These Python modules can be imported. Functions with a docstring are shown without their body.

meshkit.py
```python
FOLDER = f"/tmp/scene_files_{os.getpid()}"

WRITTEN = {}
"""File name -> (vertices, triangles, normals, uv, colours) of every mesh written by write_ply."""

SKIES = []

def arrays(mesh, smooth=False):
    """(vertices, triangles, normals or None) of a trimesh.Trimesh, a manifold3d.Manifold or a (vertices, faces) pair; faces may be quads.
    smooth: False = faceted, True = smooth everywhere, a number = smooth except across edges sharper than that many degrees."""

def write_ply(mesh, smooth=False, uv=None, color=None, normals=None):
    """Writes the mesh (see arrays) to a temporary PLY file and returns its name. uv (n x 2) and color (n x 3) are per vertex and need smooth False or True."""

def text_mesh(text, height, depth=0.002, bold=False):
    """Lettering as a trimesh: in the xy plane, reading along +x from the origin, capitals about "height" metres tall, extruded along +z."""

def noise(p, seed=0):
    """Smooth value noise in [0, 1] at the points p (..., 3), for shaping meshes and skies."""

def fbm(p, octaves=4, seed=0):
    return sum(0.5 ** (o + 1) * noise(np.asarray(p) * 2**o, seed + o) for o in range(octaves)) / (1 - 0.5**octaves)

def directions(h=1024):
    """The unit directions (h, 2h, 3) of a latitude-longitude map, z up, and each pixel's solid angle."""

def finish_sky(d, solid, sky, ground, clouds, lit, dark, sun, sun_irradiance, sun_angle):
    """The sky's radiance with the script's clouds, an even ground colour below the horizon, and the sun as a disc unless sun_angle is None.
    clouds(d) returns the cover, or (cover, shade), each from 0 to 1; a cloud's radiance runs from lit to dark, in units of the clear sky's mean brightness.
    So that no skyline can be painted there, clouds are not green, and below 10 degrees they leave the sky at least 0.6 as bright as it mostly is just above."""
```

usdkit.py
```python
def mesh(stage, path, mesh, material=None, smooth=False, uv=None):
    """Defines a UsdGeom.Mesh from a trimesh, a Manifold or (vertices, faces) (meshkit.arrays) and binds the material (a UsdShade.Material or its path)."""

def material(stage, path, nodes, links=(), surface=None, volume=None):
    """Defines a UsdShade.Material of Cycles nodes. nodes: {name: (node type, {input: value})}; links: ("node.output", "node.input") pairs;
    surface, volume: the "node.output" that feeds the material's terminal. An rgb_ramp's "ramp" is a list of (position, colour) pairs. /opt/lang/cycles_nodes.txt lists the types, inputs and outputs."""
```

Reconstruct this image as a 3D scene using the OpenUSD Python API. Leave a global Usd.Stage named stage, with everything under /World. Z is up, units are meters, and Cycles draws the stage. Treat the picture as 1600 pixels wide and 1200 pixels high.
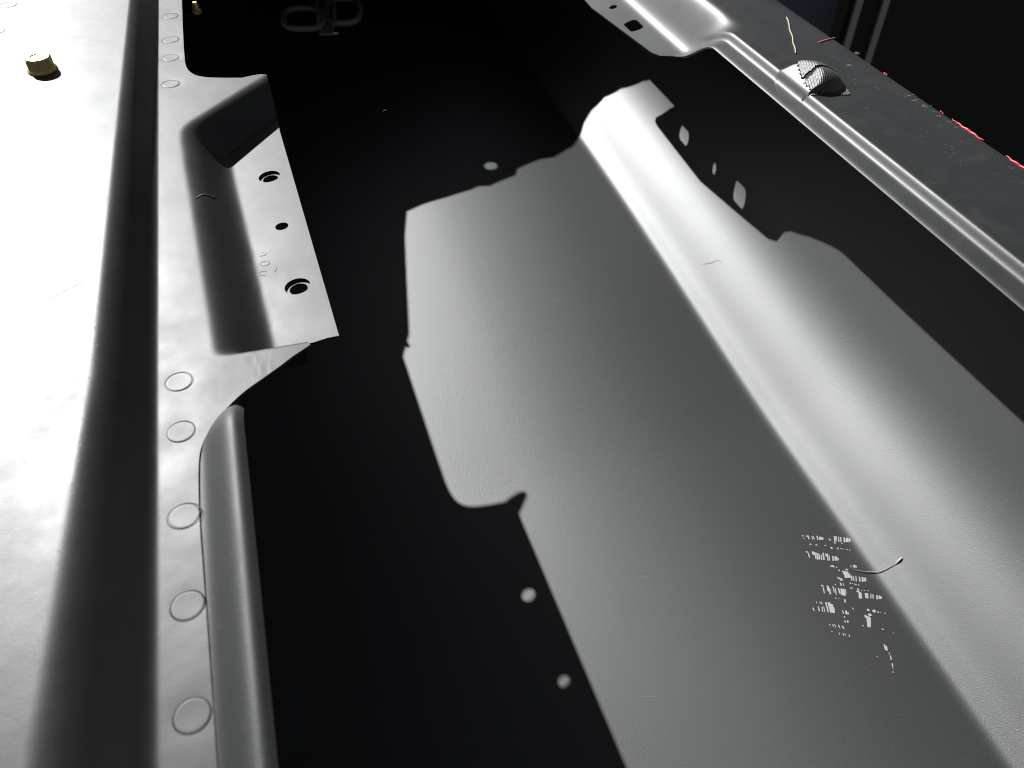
import math, random
import numpy as np, trimesh, shapely
from shapely.geometry import Polygon, Point, box
from scipy.ndimage import gaussian_filter1d
import usdkit, meshkit
from pxr import Usd, UsdGeom, UsdLux, UsdShade, Gf, Vt, Sdf

stage = Usd.Stage.CreateInMemory()
UsdGeom.SetStageUpAxis(stage, 'Z'); UsdGeom.SetStageMetersPerUnit(stage, 1.0)
UsdGeom.Xform.Define(stage, '/World')
rng = np.random.default_rng(7)

# ------------------------------------------------------------------ camera, sun, sky
# All shapes below are measured in millimetres in the panel's own frame: X across the panel, Y along it, Z up,
# Z = 0 on the spot-welded flange, origin under the lens.
H, FOC, PITCH, YAW = 146.0, 1256.0, math.radians(45), math.radians(17.2)
cam = UsdGeom.Camera.Define(stage, '/World/camera')
cam.CreateHorizontalApertureAttr(36.0); cam.CreateVerticalApertureAttr(27.0)
cam.CreateFocalLengthAttr(36.0 * FOC / 1600); cam.CreateClippingRangeAttr(Gf.Vec2f(0.005, 50))
cam.CreateFStopAttr(24.0); cam.CreateFocusDistanceAttr(0.30)
cam.CreateExposureAttr(1.4)
cam.AddTranslateOp().Set(Gf.Vec3d(0, 0, H / 1000)); cam.AddRotateZOp().Set(-math.degrees(YAW)); cam.AddRotateXOp().Set(90 - math.degrees(PITCH))

SUN_AZ, SUN_EL = math.radians(-41.0), math.radians(36.3)        # measured from the view direction
_x, _y = math.sin(SUN_AZ) * math.cos(SUN_EL), math.cos(SUN_AZ) * math.cos(SUN_EL)
L = np.array([math.cos(YAW) * _x + math.sin(YAW) * _y, -math.sin(YAW) * _x + math.cos(YAW) * _y, math.sin(SUN_EL)])
sun = UsdLux.DistantLight.Define(stage, '/World/sun')
sun.CreateIntensityAttr(1.25); sun.CreateAngleAttr(0.53); sun.CreateNormalizeAttr(True); sun.CreateColorAttr(Gf.Vec3f(0.972, 0.99, 0.975))
sun.AddRotateZOp().Set(math.degrees(math.atan2(-L[0], L[1]))); sun.AddRotateXOp().Set(-(90 - math.degrees(SUN_EL)))
dome = UsdLux.DomeLight.Define(stage, '/World/sky')
sky = usdkit.material(stage, '/World/Looks/sky', {
    's': ('sky_texture', {'sky_type': 'single_scattering', 'sun_disc': False, 'sun_elevation': SUN_EL, 'sun_rotation': math.atan2(L[0], L[1])}),
    'b': ('background_shader', {'strength': 0.015}), 'h': ('hsv', {'saturation': 0.35})}, [('s.color', 'h.color'), ('h.color', 'b.color')], surface='b.background')
UsdShade.MaterialBindingAPI.Apply(dome.GetPrim()).Bind(sky)

def ray(u, v):
    x, y = (u - 800) / FOC, (v - 600) / FOC
    a, b = x, math.cos(PITCH) - y * math.sin(PITCH)
    return np.array([math.cos(YAW) * a + math.sin(YAW) * b, -math.sin(YAW) * a + math.cos(YAW) * b, -(math.sin(PITCH) + y * math.cos(PITCH))])
def at(u, v, z):                                                  # the point of the plane Z = z seen at a picture position
    r = ray(u, v); return np.array([0, 0, H]) + (z - H) / r[2] * r
def on(u, v, f, z=-60.0):                                         # the same on a height field
    for _ in range(40):
        q = at(u, v, z); z = 0.5 * z + 0.5 * float(f(np.array([q[0]]), np.array([q[1]]))[0])
    return at(u, v, z)

# ------------------------------------------------------------------ materials
def paint(name, base, rough, bump_scale, bump, mott=0.0, speck=0.0, level=0.5, coarse=0.0, dust=0.0):
    n = {'tc': ('geometry', {}),
         'n1': ('noise_texture', {'scale': bump_scale, 'detail': 2.0, 'roughness': 0.6}),
         'n2': ('noise_texture', {'scale': 60.0, 'detail': 4.0, 'roughness': 0.6}),
         'r2': ('map_range', {'from_min': 0.3, 'from_max': 0.7, 'to_min': rough - mott, 'to_max': rough + mott, 'clamp': True}),
         'bp': ('bump', {'strength': 1.0, 'distance': bump}),
         'n3': ('noise_texture', {'scale': 900.0, 'detail': 3.0, 'roughness': 0.7}),
         'rm': ('rgb_ramp', {'ramp': [(0.0, base), (0.66, base), (0.74, tuple(min(1, b + speck) for b in base)), (1.0, tuple(min(1, b + speck) for b in base))]}),
         'p': ('principled_bsdf', {'specular_ior_level': level})}
    l = [('tc.position', 'n1.vector'), ('tc.position', 'n2.vector'), ('tc.position', 'n3.vector'), ('n2.fac', 'r2.value'), ('r2.result', 'p.roughness'),
         ('n3.fac', 'rm.fac'), ('rm.color', 'p.base_color'), ('n1.fac', 'bp.height'), ('bp.normal', 'p.normal')]
    if dust:
        n |= {'n5': ('noise_texture', {'scale': 45.0, 'detail': 5.0, 'roughness': 0.75, 'distortion': 0.6}), 'd1': ('map_range', {'from_min': 0.52, 'from_max': 0.75, 'to_min': 0.0, 'to_max': 1.0, 'clamp': True}),
              'n6': ('noise_texture', {'scale': 1100.0, 'detail': 2.0}), 'd2': ('math', {'math_type': 'multiply'}), 'dm': ('mix_color', {'blend_type': 'mix', 'b': (base[0] + dust,) * 3})}
        l = [x for x in l if x[1] != 'p.base_color'] + [('tc.position', 'n5.vector'), ('n5.fac', 'd1.value'), ('tc.position', 'n6.vector'), ('d1.result', 'd2.value1'), ('n6.fac', 'd2.value2'), ('d2.value', 'dm.fac'), ('rm.color', 'dm.a'), ('dm.result', 'p.base_color')]
    if coarse:
        n['b2'] = ('bump', {'strength': 1.0, 'distance': coarse}); n['n4'] = ('noise_texture', {'scale': 38.0, 'detail': 3.0, 'roughness': 0.55})
        l = [x for x in l if x[1] != 'p.normal'] + [('tc.position', 'n4.vector'), ('n4.fac', 'b2.height'), ('bp.normal', 'b2.normal'), ('b2.normal', 'p.normal')]
    return usdkit.material(stage, '/World/Looks/' + name, n, l, surface='p.BSDF')
def plain(name, base, rough, metal=0.0, level=0.5, bump=None):
    n = {'p': ('principled_bsdf', {'base_color': base, 'roughness': rough, 'metallic': metal, 'specular_ior_level': level})}; l = []
    if bump:
        n['tc'] = ('geometry', {}); n['n'] = ('noise_texture', {'scale': bump[0], 'detail': 3.0}); n['b'] = ('bump', {'strength': 1.0, 'distance': bump[1]})
        l = [('tc.position', 'n.vector'), ('n.fac', 'b.height'), ('b.normal', 'p.normal')]
    return usdkit.material(stage, '/World/Looks/' + name, n, l, surface='p.BSDF')
M = {
    'frame': paint('primed_steel', (0.0100, 0.0095, 0.0090), 0.49, 2600.0, 0.00002, 0.05, 0.01, level=0.35, coarse=0.00022),
    'skin': paint('satin_primer', (0.0165, 0.0172, 0.0176), 0.535, 2400.0, 0.00008, 0.004, 0.02, level=0.60),
    'ledge': paint('ledge_primer', (0.0120, 0.0122, 0.0126), 0.58, 2400.0, 0.00005, 0.03, 0.03, level=0.34),
    'rail': paint('rail_primer', (0.0098, 0.0100, 0.0106), 0.47, 2400.0, 0.00003, 0.03, 0.02, level=0.44, dust=0.018),
    'zinc': plain('yellow_zinc', (0.55, 0.45, 0.19), 0.42, 1.0, bump=(1500.0, 0.00008)),
    'grey_plastic': plain('grey_plastic', (0.15, 0.143, 0.13), 0.5),
    'steel': plain('bare_steel', (0.5, 0.5, 0.48), 0.35, 1.0),
    'red': plain('red_paint', (0.34, 0.008, 0.012), 0.45),
    'scuff': plain('scuff', (0.24, 0.225, 0.215), 0.8, level=0.1),
    'tape': plain('woven_tape', (0.03, 0.03, 0.03), 0.50, 0.06, bump=(1500.0, 0.00012)),
    'fibre': plain('fibre', (0.30, 0.25, 0.19), 0.5),
    'straw': plain('straw', (0.42, 0.33, 0.17), 0.5),
    'pink_fibre': plain('pink_fibre', (0.45, 0.16, 0.14), 0.5),
    'dark_fibre': plain('dark_fibre', (0.004, 0.004, 0.004), 0.7, level=0.1),
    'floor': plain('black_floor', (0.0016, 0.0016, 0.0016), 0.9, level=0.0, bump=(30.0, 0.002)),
    'blue_board': plain('blue_board', (0.10, 0.115, 0.15), 0.8, level=0.1),
    'rim': plain('dark_rim', (0.014, 0.014, 0.014), 0.7, level=0.12),
    'fleck': plain('pale_fleck', (0.11, 0.11, 0.11), 0.8, level=0.1),
    'dust': plain('pale_dust', (0.07, 0.07, 0.072), 0.8, level=0.1),
    'post': plain('post', (0.03, 0.03, 0.03), 0.7, level=0.1),
    'post_edge': plain('post_edge', (0.34, 0.33, 0.31), 0.6, level=0.2),
}

# ------------------------------------------------------------------ mesh helpers
used = {}
def numbered(path):
    k = used.get(path, -1) + 1; used[path] = k
    return path if k == 0 else f'{path}_{k:03d}'
def put(parent, name, v, f, mat, n=None, label=None, kind=None):
    p = numbered(parent + '/' + name)
    m = UsdGeom.Mesh.Define(stage, p); f = np.asarray(f)
    m.CreatePointsAttr(Vt.Vec3fArray.FromNumpy((np.asarray(v) / 1000).astype(np.float32)))
    m.CreateFaceVertexCountsAttr(Vt.IntArray.FromNumpy(np.full(len(f), 3, np.int32)))
    m.CreateFaceVertexIndicesAttr(Vt.IntArray.FromNumpy(f.astype(np.int32).ravel()))
    m.CreateSubdivisionSchemeAttr('none')
    if n is not None:
        m.CreateNormalsAttr(Vt.Vec3fArray.FromNumpy(np.asarray(n, np.float32))); m.SetNormalsInterpolation('vertex')
    UsdShade.MaterialBindingAPI.Apply(m.GetPrim()).Bind(M[mat])
    if label: m.GetPrim().SetCustomDataByKey('label', label)
    if kind: m.GetPrim().SetCustomDataByKey('kind', kind)
    return p
def put_mesh(parent, name, mesh, mat, smooth=30, **k):
    v, f, n = meshkit.arrays(mesh, smooth)
    return put(parent, name, v, f, mat, n, **k)
def thing(name, label, cat, loc=(0, 0, 0), group=None):
    p = numbered('/World/' + name); x = UsdGeom.Xform.Define(stage, p)
    x.AddTranslateOp().Set(Gf.Vec3d(*[c / 1000 for c in loc]))
    mark(p, label, cat, group); return p
def mark(p, label=None, cat=None, group=None, kind=None):
    o = stage.GetPrimAtPath(p)
    for k, v in (('label', label), ('category', cat), ('group', group), ('kind', kind)):
        if v: o.SetCustomDataByKey(k, v)
def spline(pts, n=8):
    p = np.array(pts, float); out = []
    q = np.vstack([2 * p[0] - p[1], p, 2 * p[-1] - p[-2]])
    for i in range(1, len(q) - 2):
        for t in np.arange(n) / n:
            out.append(0.5 * (2 * q[i] + (q[i + 1] - q[i - 1]) * t + (2 * q[i - 1] - 5 * q[i] + 4 * q[i + 1] - q[i + 2]) * t * t + (3 * q[i] - q[i - 1] - 3 * q[i + 1] + q[i + 2]) * t ** 3))
    return np.array(out + [p[-1]])
def sheet(poly, zf, xs, ys, thick=1.0):
    """A pressed sheet: the outline poly, with its holes, cut from the height field zf; vertices, faces, normals of a closed shell."""
    shapely.prepare(poly)
    X0, Y0 = np.meshgrid(xs[:-1], ys[:-1], indexing='ij'); X1, Y1 = np.meshgrid(xs[1:], ys[1:], indexing='ij')
    cells = shapely.box(X0.ravel(), Y0.ravel(), X1.ravel(), Y1.ravel())
    inside = shapely.contains(poly, cells); cut = shapely.intersects(poly, cells) & ~inside
    ii, jj = np.nonzero(inside.reshape(X0.shape))
    ny = len(ys); ix = lambda a, b: a * ny + b
    V = np.stack(np.meshgrid(xs, ys, indexing='ij'), -1).reshape(-1, 2)
    F = np.vstack([np.stack([ix(ii, jj), ix(ii + 1, jj), ix(ii + 1, jj + 1)], 1), np.stack([ix(ii, jj), ix(ii + 1, jj + 1), ix(ii, jj + 1)], 1)])
    vs, fs, at0 = [V], [F], len(V)
    for g in shapely.intersection(poly, cells[cut]):
        for part in getattr(g, 'geoms', [g]):
            if part.geom_type != 'Polygon' or part.area < 1e-7: continue
            v, f = trimesh.creation.triangulate_polygon(part, engine='earcut')
            vs.append(v); fs.append(f + at0); at0 += len(v)
    V, F = np.vstack(vs), np.vstack(fs)
    _, first, inv = np.unique(np.round(V * 1e5).astype(np.int64), axis=0, return_index=True, return_inverse=True)
    F = inv.ravel()[F]; V = V[first]
    F = F[(F[:, 0] != F[:, 1]) & (F[:, 1] != F[:, 2]) & (F[:, 2] != F[:, 0])]
    a = np.cross(V[F[:, 1]] - V[F[:, 0]], V[F[:, 2]] - V[F[:, 0]])
    F[a < 0] = F[a < 0][:, ::-1]
    keep, inv = np.unique(F, return_inverse=True); V = V[keep]; F = inv.reshape(F.shape)
    z = zf(V[:, 0], V[:, 1]); e = 0.05
    gx = (zf(V[:, 0] + e, V[:, 1]) - zf(V[:, 0] - e, V[:, 1])) / (2 * e); gy = (zf(V[:, 0], V[:, 1] + e) - zf(V[:, 0], V[:, 1] - e)) / (2 * e)
    N = np.stack([-gx, -gy, np.ones_like(gx)], 1); N /= np.linalg.norm(N, axis=1, keepdims=True)
    T = np.column_stack([V, z]); B = T - thick * N; n = len(T)
    E = np.vstack([F[:, [0, 1]], F[:, [1, 2]], F[:, [2, 0]]])
    key = np.sort(E, 1); _, idx, cnt = np.unique(key[:, 0] * n + key[:, 1], return_index=True, return_counts=True)
    E = E[idx[cnt == 1]]
    d = T[E[:, 1]] - T[E[:, 0]]; sn = np.stack([d[:, 1], -d[:, 0], np.zeros(len(d))], 1); sn /= np.maximum(np.linalg.norm(sn, axis=1, keepdims=True), 1e-9)
    # side walls, with a normal shared along the rim
    acc = np.zeros((n, 3)); np.add.at(acc, E[:, 0], sn); np.add.at(acc, E[:, 1], sn); acc /= np.maximum(np.linalg.norm(acc, axis=1, keepdims=True), 1e-9)
    rim = np.unique(E); pos = np.full(n, -1); pos[rim] = np.arange(len(rim))
    ST, SB = T[rim], B[rim]; o = 2 * n; k = len(rim)
    e0, e1 = pos[E[:, 0]] + o, pos[E[:, 1]] + o
    S = np.vstack([np.stack([e0, e0 + k, e1 + k], 1), np.stack([e0, e1 + k, e1], 1)])
    return np.vstack([T, B, ST, SB]), np.vstack([F, F[:, ::-1] + n, S]), np.vstack([N, -N, acc[rim], acc[rim]])
def steps(*parts):                                                # uneven grid lines: (from, to, step) runs
    out = []
    for a, b, s in parts: out += list(np.linspace(a, b, max(1, int(round((b - a) / s))), endpoint=False))
    return np.array(out + [parts[-1][1]])
def S(t):
    t = np.clip(t, 0, 1); return t * t * (3 - 2 * t)
def rounded_profile(knots, sigma, lo, hi):
    x = np.arange(lo - 20, hi + 20, 0.05); z = np.interp(x, [k[0] for k in knots], [k[1] for k in knots])
    s0 = (knots[1][1] - knots[0][1]) / (knots[1][0] - knots[0][0]); z = np.where(x < knots[0][0], knots[0][1] + s0 * (x - knots[0][0]), z)
    z = gaussian_filter1d(z, sigma / 0.05, mode='nearest')
    return lambda X: np.interp(X, x, z)

# ------------------------------------------------------------------ the pressed shapes (height fields)
# outer skin: nearly flat, then a sharp body crease and a rising, ever steeper flank
crease_y = np.array([-100, 40, 80, 120, 160, 260, 320, 380, 480, 900.0])
crease_x = np.array([178, 179.5, 181, 182, 182.6, 184.5, 187.5, 189.5, 190, 193.0])
s_ = np.arange(-260, 160, 0.1)
tilt = np.interp(s_, [-260, -120, -70, -30, -12, -6.5, -3.6, -1.8, 1.2, 4.5, 8, 12, 18, 24, 31, 42, 60, 75], [7.2, 7.2, 0.8, -6.5, -8.0, -8, 9, 33, 37, 29, 26, 26.5, 31, 37, 47.5, 65, 71, 71])
tilt = gaussian_filter1d(tilt, 9)
prof_ = np.cumsum(np.tan(np.radians(tilt))) * 0.1; prof_ -= np.interp(0, s_, prof_)
def z_skin(X, Y, flat=False):
    cx = np.interp(Y, crease_y, crease_x)
    base = -121.3 + 0.05 * np.where(Y > 190, np.sqrt((Y - 190) ** 2 + 900) - 30, 0)
    near = np.where(Y < 160, -(Y - 190), 0); t = np.clip((Y - 160) / 120, 0, 1); near = np.where(Y < 160, near, 30 - 120 * (t - t * t / 2))
    base = base + 0.052 * near * S((X - 60) / 110)
    return base if flat else base + np.interp(X - cx, s_, prof_)
crease_y = np.arange(-100, 901, 2.0); crease_x = np.full(len(crease_y), 183.0)
for _ in range(4):                                                # where the crease runs, from its course in the picture
    P = []
    for u, w in [(909, 203), (948, 257), (987, 311), (1062, 431), (1165, 582), (1284, 753), (1381, 884), (1460, 997), (1537, 1109)]:
        q = at(u, w, -112.0)
        for k in range(12): q = at(u, w, float(z_skin(np.array([q[0]]), np.array([q[1]]), True)[0]))
        P.append(q)
    P = np.array(P)[::-1]; cf = np.polyfit(P[:, 1], P[:, 0], 3); crease_x = np.polyval(cf, np.clip(crease_y, 20, 480))


# inner frame: raised panel, shoulder, spot-welded flange, sunken hinge pocket
T, FOOT, POCKET, RISE = 13.0, -44.7, -12.5, 0.0
def z_frame(X, Y):
    w = np.interp(Y, [-100, 70, 160, 410, 900], [18, 14.2, 9.4, 7.0, 6.6])
    t = np.clip((FOOT - X) / w, -0.2, 1.4)
    z = T * np.interp(t, TT, SH)
    z = z + 0.35 * (meshkit.fbm(np.stack([X / 70, Y / 90, 0 * X], -1), 2, 3) - 0.5) * S((FOOT - X - 8) / 20)
    for c in weld_at: z = z - 0.16 * np.exp(-((X - c[0]) ** 2 + (Y - c[1]) ** 2) / 16.0)
    z = z + RISE * S((Y - 450) / 45)
    # pocket
    tt = np.stack([P_LEFT(X, Y), 0.55 + 1.4 * (P_TOP(X, Y) - 0.5), 0.7 + 1.5 * (P_NEAR(X, Y) - 0.5)], 0)
    m = np.log(np.exp(4.5 * np.clip(tt, -4, 4)).sum(0)) / 4.5
    z = z + 0.10 * (meshkit.noise(np.stack([X * 0.9, Y * 0.22, 0 * X], -1), 5) - 0.5) * np.exp(-((tt[0] - 0.15) / 0.35) ** 2) * np.exp(-((Y - 205) / 45) ** 2)
    k = 1 - np.interp(m, TP, SP)
    return z + k * (POCKET + 0.065 * (X - TABX))
TABX = at(470, 400, -14.0)[0]
_t = np.linspace(-0.2, 1.4, 321)
_d = np.interp(_t, [-0.1, 0.08, 0.55, 1.15], [0, 1, 1, 0]); _d = gaussian_filter1d(_d, 6)
TT, SH = _t, np.cumsum(_d) / _d.sum()
_t2 = np.linspace(-0.4, 1.4, 361)
_d2 = gaussian_filter1d(np.interp(_t2, [-0.3, 0.2, 0.6, 1.3], [0, 1, 1, 0]), 12)
TP, SP = _t2, np.cumsum(_d2) / _d2.sum()
def wall(foot, top):
    """Half-plane pair: 0 on the line through the two foot points, 1 on the line of the shoulder point."""
    a, b = np.array(foot[0][:2]), np.array(foot[1][:2]); n = np.array([-(b - a)[1], (b - a)[0]]); n /= np.linalg.norm(n)
    w = (np.array(top[:2]) - a) @ n
    return lambda X, Y: ((X - a[0]) * n[0] + (Y - a[1]) * n[1]) / w
P_LEFT = wall((at(352, 270, POCKET), at(412, 535, POCKET)), at(318, 360, 0))
_top = at(330, 168, 0); _tb = at(395, 128, 0); _dir = (_tb - _top)[:2] / np.linalg.norm((_tb - _top)[:2]); _nn = np.array([_dir[1], -_dir[0]])
P_TOP = wall((np.append(_top[:2] + 13 * _nn, 0), np.append(_tb[:2] + 13 * _nn, 0)), _top)
_n0, _n1 = at(400, 552, 0)[:2], at(482, 538, 0)[:2]; _nd = (_n1 - _n0) / np.linalg.norm(_n1 - _n0); _nv = np.array([-_nd[1], _nd[0]])
P_NEAR = wall((np.append(_n0 + 7 * _nv, 0), np.append(_n1 + 7 * _nv, 0)), _n0)
weld_px = [(267, 25), (267, 62), (267, 90), (267, 131), (280, 596), (283, 674), (288, 806), (293, 946), (300, 1118)]
weld_at = [at(u, v, 0)[:2] for u, v in weld_px] + [at(13, 7, T)[:2], at(-6, 48, T)[:2]]

# side rail: lip flange, double bend, flat top; farther on it drops to a lower lug with holes
Y_LUG0, Y_LUG1 = 326.0, 360.0
p_main = rounded_profile([(198.3, -6.75), (199.0, -6.15), (206.0, -4.4), (207.1, -1.0), (247, -1.0), (251, -2.9)], 0.75, 190, 254)
p_lug = rounded_profile([(170, -29.2), (202.5, -21.0), (214.5, -1.0), (247, -1.0), (251, -2.9)], 1.9, 170, 254)
def z_rail(X, Y):
    b = S((Y - Y_LUG0) / (Y_LUG1 - Y_LUG0))
    z = p_main(X) * (1 - b) + p_lug(X) * b
    a = (X - BUMP[0]) * math.cos(YAW) - (Y - BUMP[1]) * math.sin(YAW); c = (X - BUMP[0]) * math.sin(YAW) + (Y - BUMP[1]) * math.cos(YAW)
    return z + np.clip(ramp_min(bump(a, c), X - 207.5), 0, 20) + 0.12 * (meshkit.fbm(np.stack([X / 40, Y / 60, 0 * X], -1), 2, 9) - 0.5)
BUMP = at(1277, 147, -1.0)
def bump(a, c):
    """The pressed lump: a to the right and c away from the viewer, mm from the middle of its near edge."""
    c = c - 9.3
    d = np.abs(a / np.where(a < 0, 14.0, 12.6)) ** 2 + np.abs(c / np.where(c < 0, 10.2, 16.0)) ** np.where(a < 0, 2 + np.clip(-a / 3, 0, 2), 2)
    h = 6.8 * np.clip(1 - d, 0, 1) ** np.where(a < 0, 0.7 + 0.6 * np.clip(-a / 6, 0, 1), 0.7)
    return h * S((c + 9.3) / 1.2)
def ramp_min(h, x):
    r = 0.95 * 1.3 * np.log1p(np.exp(np.clip(x / 1.3, -30, 30))); k = 1.2; t = np.clip(0.5 + 0.5 * (r - h) / k, 0, 1)
    return r * (1 - t) + h * t - k * t * (1 - t)

def back(u, v, z):                                                # where the sun ray that lights a picture position of the skin crosses Z = z
    q = on(u, v, z_skin); return q + L * (z - q[2]) / L[2]

# ------------------------------------------------------------------ the body panel
panel = thing('body_panel', 'black primed sheet-metal vehicle panel with open cut-out, spot welds and a creased skin', 'body panel')
v, f, n = sheet(box(-330, -110, 249, 890), z_skin, np.concatenate([steps((-330, 150, 6), (150, 176, 2)), steps((176, 200, 0.5), (200, 249, 1.5))]), steps((-110, 890, 6)), 1.0)
put(panel, 'outer_skin', v, f, 'skin', n)

zf_edge = lambda px, z: [at(u, w, z)[:2] for u, w in px]
left_up = spline(zf_edge([(284, 0), (286, 50), (288, 85), (291, 104), (301, 115), (318, 120), (345, 121.5), (378, 121.5)], 0))
wall_px = [(392, 124, -1.5), (410, 134, -5), (424, 152, -10), (432, 178, -13.2)]
wall_pts = [at(*p)[:2] for p in wall_px]
tab = zf_edge([(437.5, 206), (530, 526)], POCKET)
tab_low = [at(*p)[:2] for p in [(512, 528.5, POCKET), (497, 532.5, POCKET), (490, 534.5, POCKET), (478, 536.5, POCKET), (460, 541, POCKET), (485, 538.5, 0.0), (474, 545.5, 0.0), (458, 556, 0.0)]]
low = spline(zf_edge([(440, 570), (412, 590), (380, 613), (352, 640), (330, 668), (316, 695), (310.5, 725), (311, 800), (318, 900), (326, 1010), (333, 1110), (340, 1210), (352, 1400)], 0))
far_px = [(640, 522), (638, 480), (635.5, 430), (633, 370), (636, 331), (660, 320), (700, 308), (735, 297), (750, 291), (765, 291), (806, 274), (809, 264), (845, 249), (866, 246), (895, 229), (905, 214), (912, 195), (925, 172), (945, 152), (970, 139), (1005, 127), (1048, 115.5), (1078, 148), (1070, 158), (1072, 163), (1110, 190)]
far = [back(u, w, RISE)[:2] for u, w in far_px]
outline = [(-330, -110), (-330, 1400), (235, 1400), (235, far[-1][1])] + far[::-1] + [q for q in left_up if q[1] < far[0][1] - 2] + wall_pts + list(tab) + tab_low + list(low)
outline = outline + [(low[-1][0], -110)]
frame_poly = Polygon(outline).buffer(0)
hole_px = [(420.5, 274.5, 7.9), (440, 352.5, 4.5), (464.5, 446.5, 8.1)]
holes = [(at(u, w, POCKET), d) for u, w, d in hole_px]
for c, d in holes: frame_poly = frame_poly.difference(Point(c[0], c[1]).buffer(d / 2, 24))
fh = back(768, 260, RISE); frame_poly = frame_poly.difference(Point(fh[0], fh[1]).buffer(4.2, 24))
gl = at(526, 52, -70.0); gh = gl + L * (70 + RISE) / L[2]; frame_poly = frame_poly.difference(Point(gh[0], gh[1]).buffer(1.3, 16))
fx = steps((-330, -64, 3.0), (-64, -40, 0.5), (-40, 40, 0.8), (40, 235, 6.0))
fy = steps((-110, 60, 6), (60, 150, 2.0), (150, 345, 0.9), (345, 450, 2.0), (450, 1400, 10))
v, f, n = sheet(frame_poly, z_frame, fx, fy, 0.9)
put(panel, 'inner_frame', v, f, 'frame', n)

# doubler under the hinge pocket: its smaller holes leave bright crescents
cx, cy = np.mean([c[:2] for c, d in holes], 0)
tab_poly = Polygon([at(430, 262, POCKET)[:2] - (9, 0), at(444, 243, POCKET)[:2], at(520, 510, POCKET)[:2] - (1.5, 0), at(520, 510, POCKET)[:2] - (18, -6)]).buffer(0)
for (c, d), r in zip(holes, (5.6, 6.0, 5.8)): tab_poly = tab_poly.difference(Point(c[0] + 0.2, c[1] - 0.3).buffer(r / 2, 24))
v, f, n = sheet(tab_poly, lambda X, Y: z_frame(X, Y) - 1.0, steps((-60, 60, 1.2)), steps((100, 360, 2)), 0.9)
put(panel, 'doubler', v, f, 'frame', n)

# folded ledge under the flange (rises, then rolls over)
YT = at(376, 629, 3.0)[1]
led = lambda X, Y: p_led(X) - 2.6 * (np.clip(Y - (YT - 8), 0, 30) / 8) ** 2
p_led = rounded_profile([(-60, -0.6), (-33.8, -0.6), (-33.2, -0.4), (-27.6, 4.2), (-25.8, 4.9), (-24.0, 4.9), (-23.0, 2.6)], 1.15, -60, -23.4)
le = [at(364, 625, 1)[:2], at(376, 631, 1.5)[:2], at(388, 645, 3.0)[:2], at(394, 672, 4.2)[:2]]
led_poly = Polygon([(-42, -110), (-42, le[0][1] + 8), (le[0][0] - 2, le[0][1] + 8), tuple(le[0]), tuple(le[1]), tuple(le[2]), tuple(le[3]), (-23.0, le[3][1] - 3), (-23.0, -110)]).buffer(0).difference(frame_poly.buffer(0.12))
v, f, n = sheet(led_poly, led, steps((-42, -34, 1.5), (-34, -23, 0.15)), steps((-110, 170, 3)), 0.8)
put(panel, 'folded_ledge', v, f, 'ledge', n)

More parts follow.
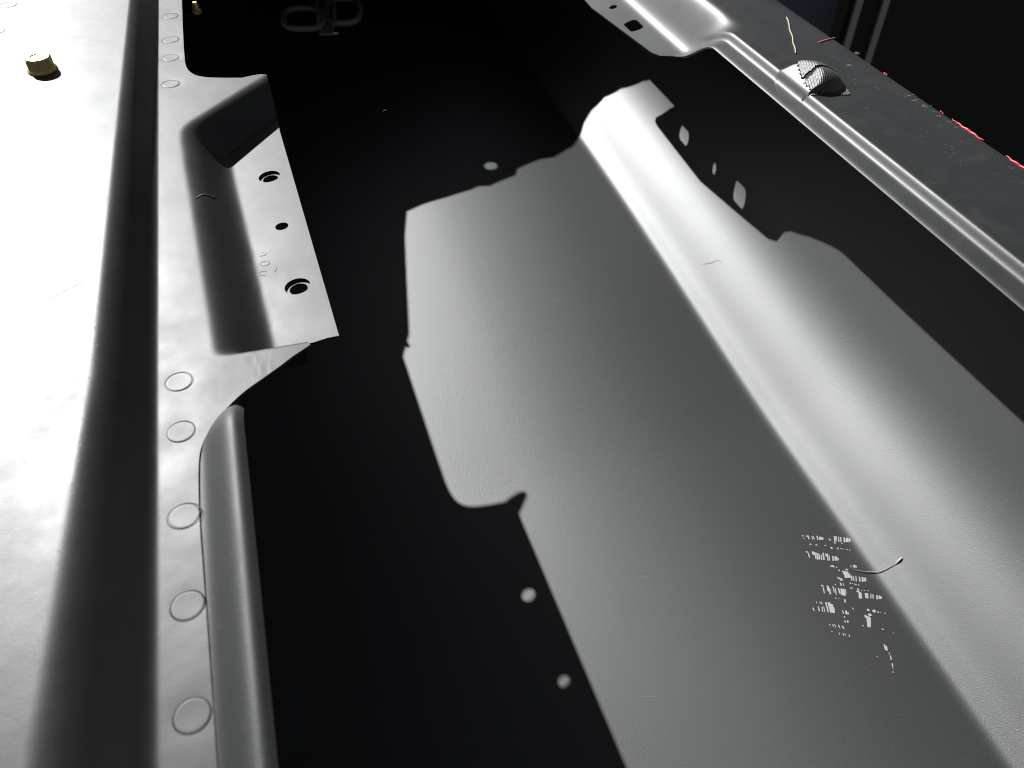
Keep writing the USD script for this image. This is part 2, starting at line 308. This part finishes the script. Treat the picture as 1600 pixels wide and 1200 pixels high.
# side rail
lug_end = [back(u, w, z)[:2] for u, w, z in [(1196, 357, -24), (1026, 198, -26.5), (1022, 190, -26.5), (1024, 184, -26), (1046, 170, -24), (1068, 161, -21)]]
corner = [(198.6, 330), (198.6, 345), (197.6, 355), (195.8, 359.5), (193.5, 361.8), (191, 364.3)]
rail_outline = [(198.6, -110)] + corner + [(189.2, 370.5), (183.5, 440), tuple(lug_end[1]), tuple(lug_end[2]), tuple(lug_end[3]), tuple(lug_end[4]), tuple(lug_end[5]), (lug_end[5][0] + 5, lug_end[5][1] + 1)]
ye = lug_end[5][1] + 1
xr = back(1078, 143, -1.0)[0]
rail_outline += [(xr, ye), (xr, 900), (250, 900), (250, -110)]
rail_poly = Polygon(rail_outline).buffer(0)
lug_holes = []
for u, w, sx, sy in [(990, 40, 3.7, 6.2), (958, 11, 2.2, 2.2)]:
    c = on(u, w, z_rail, -22); lug_holes.append(c)
    rail_poly = rail_poly.difference(box(c[0] - sx + 2.6, c[1] - sy + 2.6, c[0] + sx - 2.6, c[1] + sy - 2.6).buffer(2.6) if sx > 3 else Point(c[0], c[1]).buffer(sx, 16))
c = back(1067, 213, -25.0); rail_poly = rail_poly.difference(box(c[0] - 0.3, c[1] - 3.2, c[0] + 0.3, c[1] + 3.2).buffer(2.6))
rx = steps((168, 194, 0.8), (194, 217, 0.3), (217, 234, 0.6), (234, 246, 3.0), (246, 250.2, 0.4))
v, f, n = sheet(rail_poly, z_rail, rx, steps((-110, 60, 6), (60, 246, 3), (246, 420, 0.8), (420, 900, 6)), 0.9)
put(panel, 'side_rail', v, f, 'rail', n)
end = trimesh.creation.box([578, 1.0, 130]); end.apply_translation([-40, 890.5, -62]); put_mesh(panel, 'end_wall', end, 'skin', False)
hem = trimesh.creation.box([1.0, 1000, 110]); hem.apply_translation([249.8, 390, -58]); put_mesh(panel, 'hem_wall', hem, 'skin', False)

# spot welds
ring = np.array([(0, 0.03), (2.7, 0.02), (3.1, 0.06), (3.3, 0.0), (3.4, -0.12), (3.4, -0.5)])
def lathe(profile, n=36):
    prof = np.asarray(profile, float)
    return trimesh.creation.revolve(prof if prof[0, 0] == 0 else prof, sections=n)
rim_later = []
for k, c in enumerate(weld_at):
    m = lathe(ring[::-1]); m.apply_translation([c[0], c[1], float(z_frame(np.array([c[0] ]), np.array([c[1]]))[0]) + 0.12])
    j = 1 + 0.06 * math.sin(k * 2.3)
    w_ = put_mesh(panel, 'weld_mark', m, 'frame', 35)
    a = np.linspace(0, 2 * np.pi, 49); q = np.column_stack([c[0] + 3.5 * j * np.cos(a), c[1] + 3.5 * np.sin(a)]); qz = z_frame(q[:, 0], q[:, 1])
    rim_later.append((w_, np.column_stack([q, qz + 0.02]), 0.075 + 0.03 * np.sin(a * 2 + k)))

# stamped characters and paint marks on the panel
RX, RY = np.array([math.cos(YAW), -math.sin(YAW), 0]), np.array([math.sin(YAW), math.cos(YAW), 0])     # to the right of, and away from, the viewer
def tube(path, r, n=8, taper=None):
    """A round wire along a polyline, closed at both ends."""
    p = np.asarray(path, float); t = np.gradient(p, axis=0); t /= np.linalg.norm(t, axis=1, keepdims=True)
    up = np.where(np.abs(t[:, 2:3]) > 0.9, [[1.0, 0, 0]], [[0, 0, 1.0]]); a = np.cross(t, up); a /= np.linalg.norm(a, axis=1, keepdims=True); b = np.cross(t, a)
    rr = np.full(len(p), r) if taper is None else r * np.asarray(taper); ang = np.arange(n) / n * 2 * np.pi
    v = (p[:, None] + rr[:, None, None] * (np.cos(ang)[None, :, None] * a[:, None] + np.sin(ang)[None, :, None] * b[:, None])).reshape(-1, 3)
    f = []
    for i in range(len(p) - 1):
        for k in range(n):
            q = (k + 1) % n; f += [[i * n + k, (i + 1) * n + k, (i + 1) * n + q], [i * n + k, (i + 1) * n + q, i * n + q]]
    v = np.vstack([v, p[0], p[-1]]); m = len(v); e = (len(p) - 1) * n
    for k in range(n): f += [[m - 2, k, (k + 1) % n], [m - 1, e + (k + 1) % n, e + k]]
    return trimesh.Trimesh(v, np.array(f), process=False)
for w_, q, r in rim_later: put_mesh(w_, 'ring', tube(q, 1.0, 6, r), 'rim', True)
def zf(f, x, y): return float(f(np.array([x]), np.array([y]))[0])
for u, w, rx_, ry_, a0, a1 in [(408, 394, 1.5, 1.1, -100, 90), (413, 409, 1.5, 1.3, 0, 360), (411, 424, 1.6, 1.2, 60, 300), (425, 419, 1.2, 2.0, -40, 60)]:
    c = at(u, w, POCKET); ang = np.radians(np.linspace(a0, a1, 30))
    pts = [c + RX * rx_ * math.cos(t) + RY * ry_ * math.sin(t) for t in ang]
    put_mesh(panel, 'stamped_mark', tube([(q[0], q[1], zf(z_frame, q[0], q[1]) - 0.12) for q in pts], 0.22, 6), 'frame', True)

def flat_marks(quads, f, lift):
    """Thin marks lying on a height field: each a polygon of picture positions."""
    vs, fs, n = [], [], 0
    for q in quads:
        P = [on(u, w, f, z=-113 if f is z_skin else 8.0 if f is z_frame else -1.0) for u, w in q]
        vs += [(p[0], p[1], zf(f, p[0], p[1]) + lift) for p in P]
        fs += [[n, n + i + 1, n + i] for i in range(1, len(P) - 1)]; n += len(P)
    v, fa = np.array(vs), np.array(fs)
    nrm = np.cross(v[fa[:, 1]] - v[fa[:, 0]], v[fa[:, 2]] - v[fa[:, 0]])[:, 2] < 0
    fa[nrm] = fa[nrm][:, ::-1]
    return v, fa
quads = []
def bars(ox, oy, k, items):
    """Comb-like smear: slanted slivers (x, top, bottom, width, slant) in a local picture grid."""
    for x, y0, y1, w, sl in items:
        j = rng.uniform(-0.12, 0.12, 4) * w
        x0, x1 = x - w / 2, x + w / 2
        quads.append([(ox + k * (x0 + j[0]), oy + k * y0), (ox + k * (x + j[1] + w * 0.1), oy + k * (y0 - 0.15 * w)), (ox + k * (x1 + j[1]), oy + k * (y0 + 0.25 * w)), (ox + k * (x1 + sl + j[2]), oy + k * (y1 + 0.1 * w)), (ox + k * (x0 + sl + j[3]), oy + k * y1)])
bars(1250, 820, 0.1, [(40, 165, 180, 25, 4), (62, 205, 220, 18, 4), (100, 170, 190, 24, 10), (125, 168, 225, 22, 14), (182, 175, 230, 14, 14), (210, 178, 228, 14, 10), (268, 175, 235, 22, 10), (315, 190, 235, 40, 8), (350, 196, 230, 26, 6),
    (462, 220, 245, 30, 10), (540, 182, 262, 26, 6), (562, 180, 258, 20, 2), (600, 188, 268, 18, 6), (636, 192, 268, 18, 4), (690, 200, 272, 26, 6), (735, 208, 268, 40, 4), (775, 215, 262, 26, 4), (545, 275, 288, 40, 2), (650, 285, 296, 30, 2),
    (160, 300, 310, 40, 2), (255, 308, 322, 30, 2), (395, 318, 330, 30, 2), (490, 350, 378, 36, 8), (590, 362, 380, 30, 2), (640, 372, 380, 24, 2), (668, 374, 384, 18, 2), (730, 382, 394, 30, 2), (775, 392, 402, 24, 2),
    (105, 420, 432, 40, 4), (130, 440, 510, 22, 18), (200, 420, 470, 34, 16), (232, 430, 530, 24, 20), (265, 440, 545, 22, 12), (295, 455, 540, 22, 10), (330, 470, 550, 20, 8), (360, 440, 550, 26, 14), (400, 450, 500, 20, 18), (425, 455, 560, 22, 12), (455, 480, 560, 14, 8), (512, 488, 565, 22, 8), (555, 495, 560, 34, 6), (590, 515, 555, 24, 4),
    (505, 640, 660, 60, 4), (570, 660, 672, 24, 4), (795, 630, 668, 10, 2), (845, 630, 668, 44, 8), (880, 642, 670, 20, 2), (610, 705, 722, 28, 6), (730, 695, 708, 50, 4),
    (672, 720, 790, 28, 30), (705, 725, 830, 40, 16), (740, 735, 830, 40, 14), (772, 765, 825, 26, 8), (800, 795, 870, 20, 10), (830, 805, 875, 18, 12), (872, 800, 885, 18, 8), (928, 812, 888, 24, 10), (975, 820, 888, 34, 6), (1015, 828, 884, 32, 4),
    (580, 815, 850, 18, 24), (615, 820, 872, 20, 20), (645, 835, 878, 24, 16), (785, 905, 922, 24, 4), (820, 912, 926, 18, 4), (868, 925, 942, 28, 4), (915, 936, 948, 22, 4), (632, 905, 955, 20, 14), (672, 915, 958, 14, 14), (548, 930, 945, 16, 10),
    (345, 945, 962, 40, 6), (362, 980, 1070, 20, 20), (432, 955, 1040, 40, 16), (455, 990, 1085, 26, 22), (510, 960, 1060, 16, 26), (545, 985, 1090, 16, 22), (600, 990, 1080, 26, 26), (648, 1000, 1100, 40, 18), (682, 1005, 1110, 26, 16), (712, 1010, 1090, 14, 4),
    (800, 985, 996, 60, 8), (905, 1000, 1020, 40, 4), (960, 1015, 1030, 14, 2), (1005, 1020, 1032, 16, 2), (1060, 1025, 1036, 22, 2), (905, 1030, 1052, 50, 6), (938, 1055, 1150, 50, 6), (1022, 1070, 1145, 20, 6), (1050, 1070, 1150, 28, 6), (1105, 1080, 1150, 16, 4), (1138, 1088, 1152, 20, 4), (1200, 1100, 1165, 24, 8), (1240, 1110, 1160, 34, 4), (1268, 1120, 1155, 24, 2)])
bars(1250, 930, 0.1083, [(235, 90, 120, 10, 4), (285, 95, 125, 12, 8), (312, 96, 132, 12, 6), (185, 180, 225, 16, 16), (262, 165, 232, 18, 16), (315, 165, 240, 14, 14), (342, 165, 240, 12, 14), (372, 102, 245, 20, 36), (415, 105, 252, 32, 34), (455, 130, 256, 34, 24), (485, 175, 258, 20, 10),
    (612, 218, 270, 16, 18), (660, 225, 275, 28, 12), (690, 245, 278, 18, 6), (640, 308, 322, 26, 4), (648, 362, 400, 14, 8), (688, 365, 395, 22, 2), (758, 180, 210, 14, 10), (645, 60, 105, 22, 4), (515, 35, 55, 14, 2), (560, 40, 52, 10, 2),
    (425, 415, 440, 12, 12), (470, 418, 458, 12, 14), (500, 420, 465, 12, 14), (555, 430, 478, 16, 22), (610, 445, 485, 22, 22), (460, 520, 530, 20, 2), (562, 540, 575, 12, 8), (620, 550, 582, 14, 8), (648, 555, 585, 10, 4), (708, 570, 598, 16, 8),
    (980, 200, 225, 40, 8), (1065, 215, 245, 46, 6), (1128, 235, 258, 20, 2), (1160, 245, 258, 10, 2), (1225, 255, 272, 14, 2), (1005, 270, 298, 50, 6), (945, 290, 330, 34, 10), (985, 310, 460, 56, 8), (1010, 325, 440, 28, -2), (905, 432, 448, 20, 2),
    (1190, 485, 500, 30, 16), (1340, 540, 550, 20, 10), (1215, 712, 790, 26, 24), (1245, 735, 800, 26, 8), (1285, 830, 855, 14, 8), (1305, 870, 930, 20, 12), (1330, 985, 1030, 20, 8), (1338, 1045, 1060, 12, 2), (1342, 1100, 1120, 14, 2), (1112, 880, 892, 14, 2)])
smear, quads = quads, []
# hair scratches and specks of dust over the skin
for u, w, du, dw in [(930, 480, 9, 3), (770, 385, 14, 5), (1120, 560, 5, 2), (1000, 900, 14, 0), (875, 1062, 6, 1), (640, 788, 1.5, -2), (1096, 967, 3, 4), (935, 945, 1, 6), (1000, 1088, 24, 0), (808, 690, 1, 6), (1342, 850, 3, 12), (1341, 862, 6, 12), (1332, 868, 3, 9), (1500, 1058, 4, 2), (1435, 1005, 8, 3), (860, 470, 12, -3), (1180, 640, 4, -6)]:
    quads.append([(u, w), (u + du, w + dw), (u + du + 0.3, w + dw + 0.6), (u + 0.3, w + 0.6)])
for k in range(140):
    u, w = rng.uniform(640, 1560), rng.uniform(330, 1190); r = rng.uniform(0.4, 0.8)
    if u - 640 > (w - 330) * 0.2: quads.append([(u - r, w), (u, w - r), (u + r, w), (u, w + r)])
v, f = flat_marks(quads, z_skin, 0.06)
put(panel, 'dust_fleck', v, f, 'fleck', kind='stuff')
v, f = flat_marks(smear, z_skin, 0.06)
put(panel, 'paint_scuff', v, f, 'scuff', label='pale comb-like scuff marks scraped beside the crease', kind='stuff')

# bare red paint showing along the far edge of the rail
for y0, y1, r in [(at(1487, 186, -2)[1], at(1498, 194, -2)[1], 0.45), (at(1495, 191, -2)[1], at(1536, 220, -2)[1], 0.75), (at(1568, 244, -2)[1], at(1612, 273, -2)[1], 0.7), (at(1470, 173, -2)[1], at(1477, 177, -2)[1], 0.4), (at(1383, 113, -2)[1], at(1390, 117, -2)[1], 0.5)]:
    ys = np.linspace(y0, y1, 24); k = np.arange(24)
    put_mesh(panel, 'red_chip', tube(np.column_stack([250.0 + 0.1 * np.sin(k * 0.6), ys, -2.05 + 0.15 * np.sin(k * 0.9)]), r, 8, 0.15 + 0.6 * np.sin(np.pi * k / 23) ** 0.7 * (0.85 + 0.15 * np.sin(k * 0.7))), 'red', True)
dust = []
for k in range(50):
    t = rng.uniform(0, 1); u, w = 1330 + 270 * t + rng.normal(-28, 26), 78 + 185 * t + rng.normal(14, 16)
    if w < (u - 1225) * 0.705 + 6: continue
    l = rng.uniform(0.6, 5); a = rng.uniform(-0.4, 0.9); dust.append([(u, w), (u + l * math.cos(a), w + l * math.sin(a)), (u + l * math.cos(a), w + l * math.sin(a) + 0.7), (u, w + 0.6)])
for u, w, l in [(1415, 149, 13), (1428, 156, 12), (1440, 165, 13), (1452, 173, 11), (1465, 181, 10), (1480, 190, 9), (1492, 198, 10), (1325, 101, 5), (1336, 83, 5)]:
    for q in range(6):
        x, y, r = u + rng.uniform(-1, l), w + rng.uniform(-2, 2), rng.uniform(0.8, 2.4)
        dust.append([(x - 2 * r, y + 0.3), (x, y - 0.4 * r), (x + 2 * r, y - 0.2), (x, y + 0.4 * r)])
v, f = flat_marks(dust, z_rail, 0.05); put(panel, 'dust_fleck', v, f, 'dust', kind='stuff')

worn = []
for k in range(46):
    t = rng.uniform(0, 1) ** 0.8; u = np.interp(t, [0, 0.25, 0.6, 1], [157, 147, 112, 55]); w = np.interp(t, [0, 0.25, 0.6, 1], [465, 560, 780, 1030]) + rng.normal(0, 5); u += rng.normal(-1, 2.0)
    l = rng.uniform(1, 7); worn.append([(u, w), (u - 0.17 * l + 0.9, w + 0.5 * l), (u - 0.22 * l, w + l), (u - 0.17 * l - 0.8, w + 0.5 * l)])
for u, w, du, dw in [(88, 525, 3, 4), (70, 470, 60, -30), (190, 172, 10, 8), (205, 490, 3, 3), (150, 1010, 2, 2), (218, 357, 1, 5)]: worn.append([(u, w), (u + du, w + dw), (u + du + 0.4, w + dw + 0.5), (u + 0.4, w + 0.5)])
v, f = flat_marks(worn, z_frame, 0.06); put(panel, 'worn_fleck', v, f, 'scuff', kind='stuff')

# ------------------------------------------------------------------ things on the panel
# flanged bolt head
b0 = at(67, 110, T); b0[2] = zf(z_frame, b0[0], b0[1])
bolt = thing('flange_bolt', 'yellow zinc hexagon flange bolt standing on the raised panel', 'bolt', b0)
BS = 0.74
m = lathe([(0, 1.9), (6.2, 1.9), (6.9, 1.3), (7.25, 0.8), (7.25, 0.1), (7.0, -0.3), (0, -0.3)][::-1], 56); m.apply_scale(BS); put_mesh(bolt, 'flange', m, 'zinc', 30)
ang0 = math.radians(31)
hexv = [(6.5 * math.cos(ang0 + k * math.pi / 3), 6.5 * math.sin(ang0 + k * math.pi / 3)) for k in range(6)]
hexm = trimesh.creation.extrude_polygon(Polygon(hexv), 5.3, engine='earcut'); hexm.apply_translation([0, 0, 1.8])
import manifold3d as m3
def mf(t): return m3.Manifold(m3.Mesh(np.asarray(t.vertices, np.float32), np.asarray(t.faces, np.uint32)))
def from_mf(q): a = q.to_mesh(); return trimesh.Trimesh(a.vert_properties[:, :3], a.tri_verts, process=False)
cone = m3.Manifold.revolve(m3.CrossSection([[(0, 0), (6.9, 0), (6.9, 5.5), (5.6, 7.1), (4.2, 7.1), (3.8, 6.65), (0, 6.5)]]), 64)
m = from_mf(mf(hexm) ^ cone); m.apply_scale(BS); put_mesh(bolt, 'hex_head', m, 'zinc', 25)
for k in range(5):
    a = math.radians(20 + 22 * k); q = trimesh.creation.box([0.35, 1.1, 0.5]); q.apply_transform(trimesh.transformations.rotation_matrix(a, [0, 0, 1])); q.apply_translation([3.0 * math.cos(a), 3.0 * math.sin(a), 6.65])
    q.apply_scale(BS); put_mesh(bolt, 'stamped_mark', q, 'zinc', False)

# a second bolt tip just beyond the flange edge
c = at(304, 4, -2.5)
b2 = thing('bolt_end', 'bright yellow bolt end peeking from the dark beside the flange edge', 'bolt', c)
put_mesh(b2, 'thread_tip', lathe([(0, -3.5), (1.3, -3.5), (1.45, -2.9), (1.2, -2.5), (1.45, -2.0), (1.2, -1.5), (1.45, -1.0), (1.2, -0.4), (1.0, 0.3), (0, 0.3)], 24), 'zinc', 30)
put_mesh(b2, 'nut', trimesh.creation.cylinder(2.3, 1.6, sections=6, transform=trimesh.transformations.translation_matrix([0, 0, -4.2])), 'zinc', 30)
m = trimesh.creation.box([14, 6, 0.9]); m.apply_translation([-6, 2, -5.5]); put_mesh(b2, 'bracket', m, 'frame', False)

# wire clip deep in the shade
def cam_path(px, z): return np.array([at(u, w, z) for u, w in px])
cl = at(503, 30, -70.0); clip = thing('wire_clip', 'grey two-loop wire clip held by a bracket deep in the shade', 'clip', cl)
def loop(cx_, cy_, hx, hy):
    out = []
    for a in np.linspace(0, 2 * np.pi, 41):
        x = math.copysign(abs(math.cos(a)) ** 0.7, math.cos(a)); y = math.copysign(abs(math.sin(a)) ** 0.7, math.sin(a)); out.append((cx_ + hx * x, cy_ + hy * y))
    return cam_path(out, -70.0) - cl
put_mesh(clip, 'loop', tube(loop(474, 29, 31, 16), 2.1, 10), 'grey_plastic', True)
put_mesh(clip, 'loop', tube(loop(536, 17, 26, 19), 2.1, 10), 'grey_plastic', True)
for x in (494, 520): put_mesh(clip, 'strap', tube(cam_path([(x, -14), (x + 2, 12), (x + 3, 39)], -67.0) - cl, 1.3, 8), 'grey_plastic', True)
pl = Polygon([tuple((at(u, w, -72)[:2] - cl[:2])) for u, w in [(495, 37), (522, 37), (522, 54), (499, 54)]]); m = trimesh.creation.extrude_polygon(pl, 1.2, engine='earcut'); m.apply_translation([0, 0, -2.5]); put_mesh(clip, 'bracket_plate', m, 'grey_plastic', False)
m = trimesh.creation.icosphere(2, 1.0); m.apply_scale([1.6, 1.0, 0.8]); m.apply_translation(gl - cl); put_mesh(clip, 'rivet_tip', m, 'steel', True)

# torn woven tape over the lump of the rail
patch = thing('tape_patch', 'torn woven metallic tape in two ribbed pieces over a lump of the rail', 'tape patch')
def tape_piece(mask, na, nc, lift, ribs, thick=0.4):
    A, C = np.meshgrid(np.linspace(-8, 13.4, na), np.linspace(-1.6, 23.5, nc), indexing='ij')
    P = BUMP + A[..., None] * RX + C[..., None] * RY
    Z = z_rail(P[..., 0].ravel(), P[..., 1].ravel()).reshape(A.shape) + lift + ribs * np.sin(A * 2 * np.pi / 0.8 + 0.25 * np.sin(C)) + 0.25 * ribs * np.sin(C * 2 * np.pi / 0.7 + A * 0.3)
    P = np.concatenate([P[..., :2], Z[..., None]], -1); ok = mask(A, C)
    ii, jj = np.nonzero(ok[:-1, :-1] & ok[1:, :-1] & ok[1:, 1:] & ok[:-1, 1:]); q = lambda i, j: i * nc + j
    f = np.vstack([np.stack([q(ii, jj), q(ii + 1, jj), q(ii + 1, jj + 1)], 1), np.stack([q(ii, jj), q(ii + 1, jj + 1), q(ii, jj + 1)], 1)])
    P = P.reshape(-1, 3); e = np.vstack([f[:, [0, 1]], f[:, [1, 2]], f[:, [2, 0]]]); k = np.sort(e, 1); _, ix, ct = np.unique(k[:, 0] * len(P) + k[:, 1], return_index=True, return_counts=True); e = e[ix[ct == 1]]
    n = len(P); P2 = np.vstack([P, P - [0, 0, thick]]); f2 = np.vstack([f, f[:, ::-1] + n, np.stack([e[:, 1], e[:, 0], e[:, 0] + n], 1), np.stack([e[:, 1], e[:, 0] + n, e[:, 1] + n], 1)])
    u_, inv = np.unique(f2, return_inverse=True)
    return trimesh.Trimesh(P2[u_], inv.reshape(f2.shape), process=False)
jag = lambda t, k: 0.25 * np.sin(t * 2.3 + k) + 0.2 * np.sin(t * 5.1 + 2 * k)
edge = lambda A, C: A - (-4.5 + 0.22 * np.clip(9 - C, 0, 9)) - jag(C, 1)          # torn left margin
outer = lambda A, C: (A / 13.3) ** 2 + (np.clip(C - 9.3, 0, 99) / 15.4) ** 2 < 1
crack = lambda A, C: C - (8.0 + 0.45 * (A + 2)) + jag(A, 4)
put_mesh(patch, 'tape_strip', tape_piece(lambda A, C: (edge(A, C) > 0) & outer(A, C) & (crack(A, C) < 0) & (C > -0.9 + 0.3 * np.sin(A)), 240, 200, 0.35, 0.075), 'tape', 60)
put_mesh(patch, 'tape_strip', tape_piece(lambda A, C: (edge(A, C) > 0) & outer(A, C) & (crack(A, C) > np.clip(2.6 - 0.28 * (A + 3), 0.2, 2.6)), 240, 200, 0.7, 0.075), 'tape', 60)
put_mesh(patch, 'backing', tape_piece(lambda A, C: (edge(A, C) > 0.5) & outer(A, C) & (np.abs(crack(A, C) - 1) < 2.6) & (A < 10), 60, 60, 0.12, 0.0, 0.1), 'dark_fibre', 60)

# stray fibres
def fibre(name, label, px, f, mat, r, lift=None, taper=None, parent='/World'):
    P = spline(px, 6); Q = np.array([on(u, w, f, z=(-1.0 if f is z_rail else -5 if f is z_frame else -113)) for u, w in P])
    Q[:, 2] = [zf(f, q[0], q[1]) + r for q in Q]
    if lift is not None: Q[:, 2] += np.interp(np.linspace(0, 1, len(Q)), np.linspace(0, 1, len(lift)), lift)
    p = put_mesh(parent, name, tube(Q, r, 6, None if taper is None else np.interp(np.linspace(0, 1, len(Q)), np.linspace(0, 1, len(taper)), taper)), mat, True)
    if label: mark(p, label, 'fibre')
    return p
fibre('thread', 'pale wavy thread lying on the black rail above the tape patch', [(1229, 28), (1232, 36), (1234, 48), (1238, 58), (1239, 68), (1242, 76), (1243, 84)], z_rail, 'fibre', 0.28)
fibre('thread', 'short pinkish thread near the far edge of the rail', [(1279, 67), (1290, 63.5), (1304, 60)], z_rail, 'pink_fibre', 0.26)
fibre('hair', 'tiny curled pale hair on the dark wall of the sunken pocket', [(306, 310), (314, 305), (322, 304), (330, 307), (335, 307)], z_frame, 'fibre', 0.10)
seed = thing('seed_fibre', 'thin curved straw fibre with a yellow seed head lying across the crease', 'fibre')
fibre('stalk', None, [(1334, 890.5), (1345, 893), (1358, 894.5), (1372, 894), (1383, 890), (1392, 885), (1399, 881)], z_skin, 'scuff', 0.18, [0, 0.2, 0.4, 0.3, 0.2], [0.6, 0.9, 1.0, 0.8, 0.5], parent=seed)
fibre('seed_head', None, [(1398, 882), (1402, 879), (1406, 875), (1408.5, 871.5)], z_skin, 'straw', 0.34, [0.1, 0.3], [0.2, 0.8, 1.0, 0.25], parent=seed)
fibre('hair', 'short dark hair on the bright slope beyond the crease', [(1098, 413), (1107, 412), (1114, 410), (1121, 407), (1127, 410)], z_skin, 'dark_fibre', 0.075)

# ------------------------------------------------------------------ surroundings, all in the dark
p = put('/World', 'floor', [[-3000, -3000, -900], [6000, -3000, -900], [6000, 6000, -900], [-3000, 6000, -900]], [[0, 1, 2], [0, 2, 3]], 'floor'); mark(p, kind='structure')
def upright(c, w, d, h):                                          # box facing the viewer, standing on the floor
    m = trimesh.creation.box([w, d, h]); R = np.eye(4); R[:3, 0], R[:3, 1] = RX, RY; m.apply_transform(R); m.apply_translation([c[0], c[1], -900 + h / 2]); return m
pc = at(1344, 40, -320.0)
post = thing('upright_post', 'dark upright post with pale edges standing behind the rail', 'post', (0, 0, 0))
put_mesh(post, 'core', upright(pc, 40, 30, 1180), 'post', False)
for s in (-1, 1): put_mesh(post, 'edge_strip', upright(pc + RX * s * 19 - RY * 18, 9, 6, 1180), 'post_edge', False)
p = put_mesh('/World', 'board', upright(pc - RX * 250 + RY * 40, 440, 20, 1150), 'blue_board', False); mark(p, 'dark blue-grey upright board left of the post', 'board')
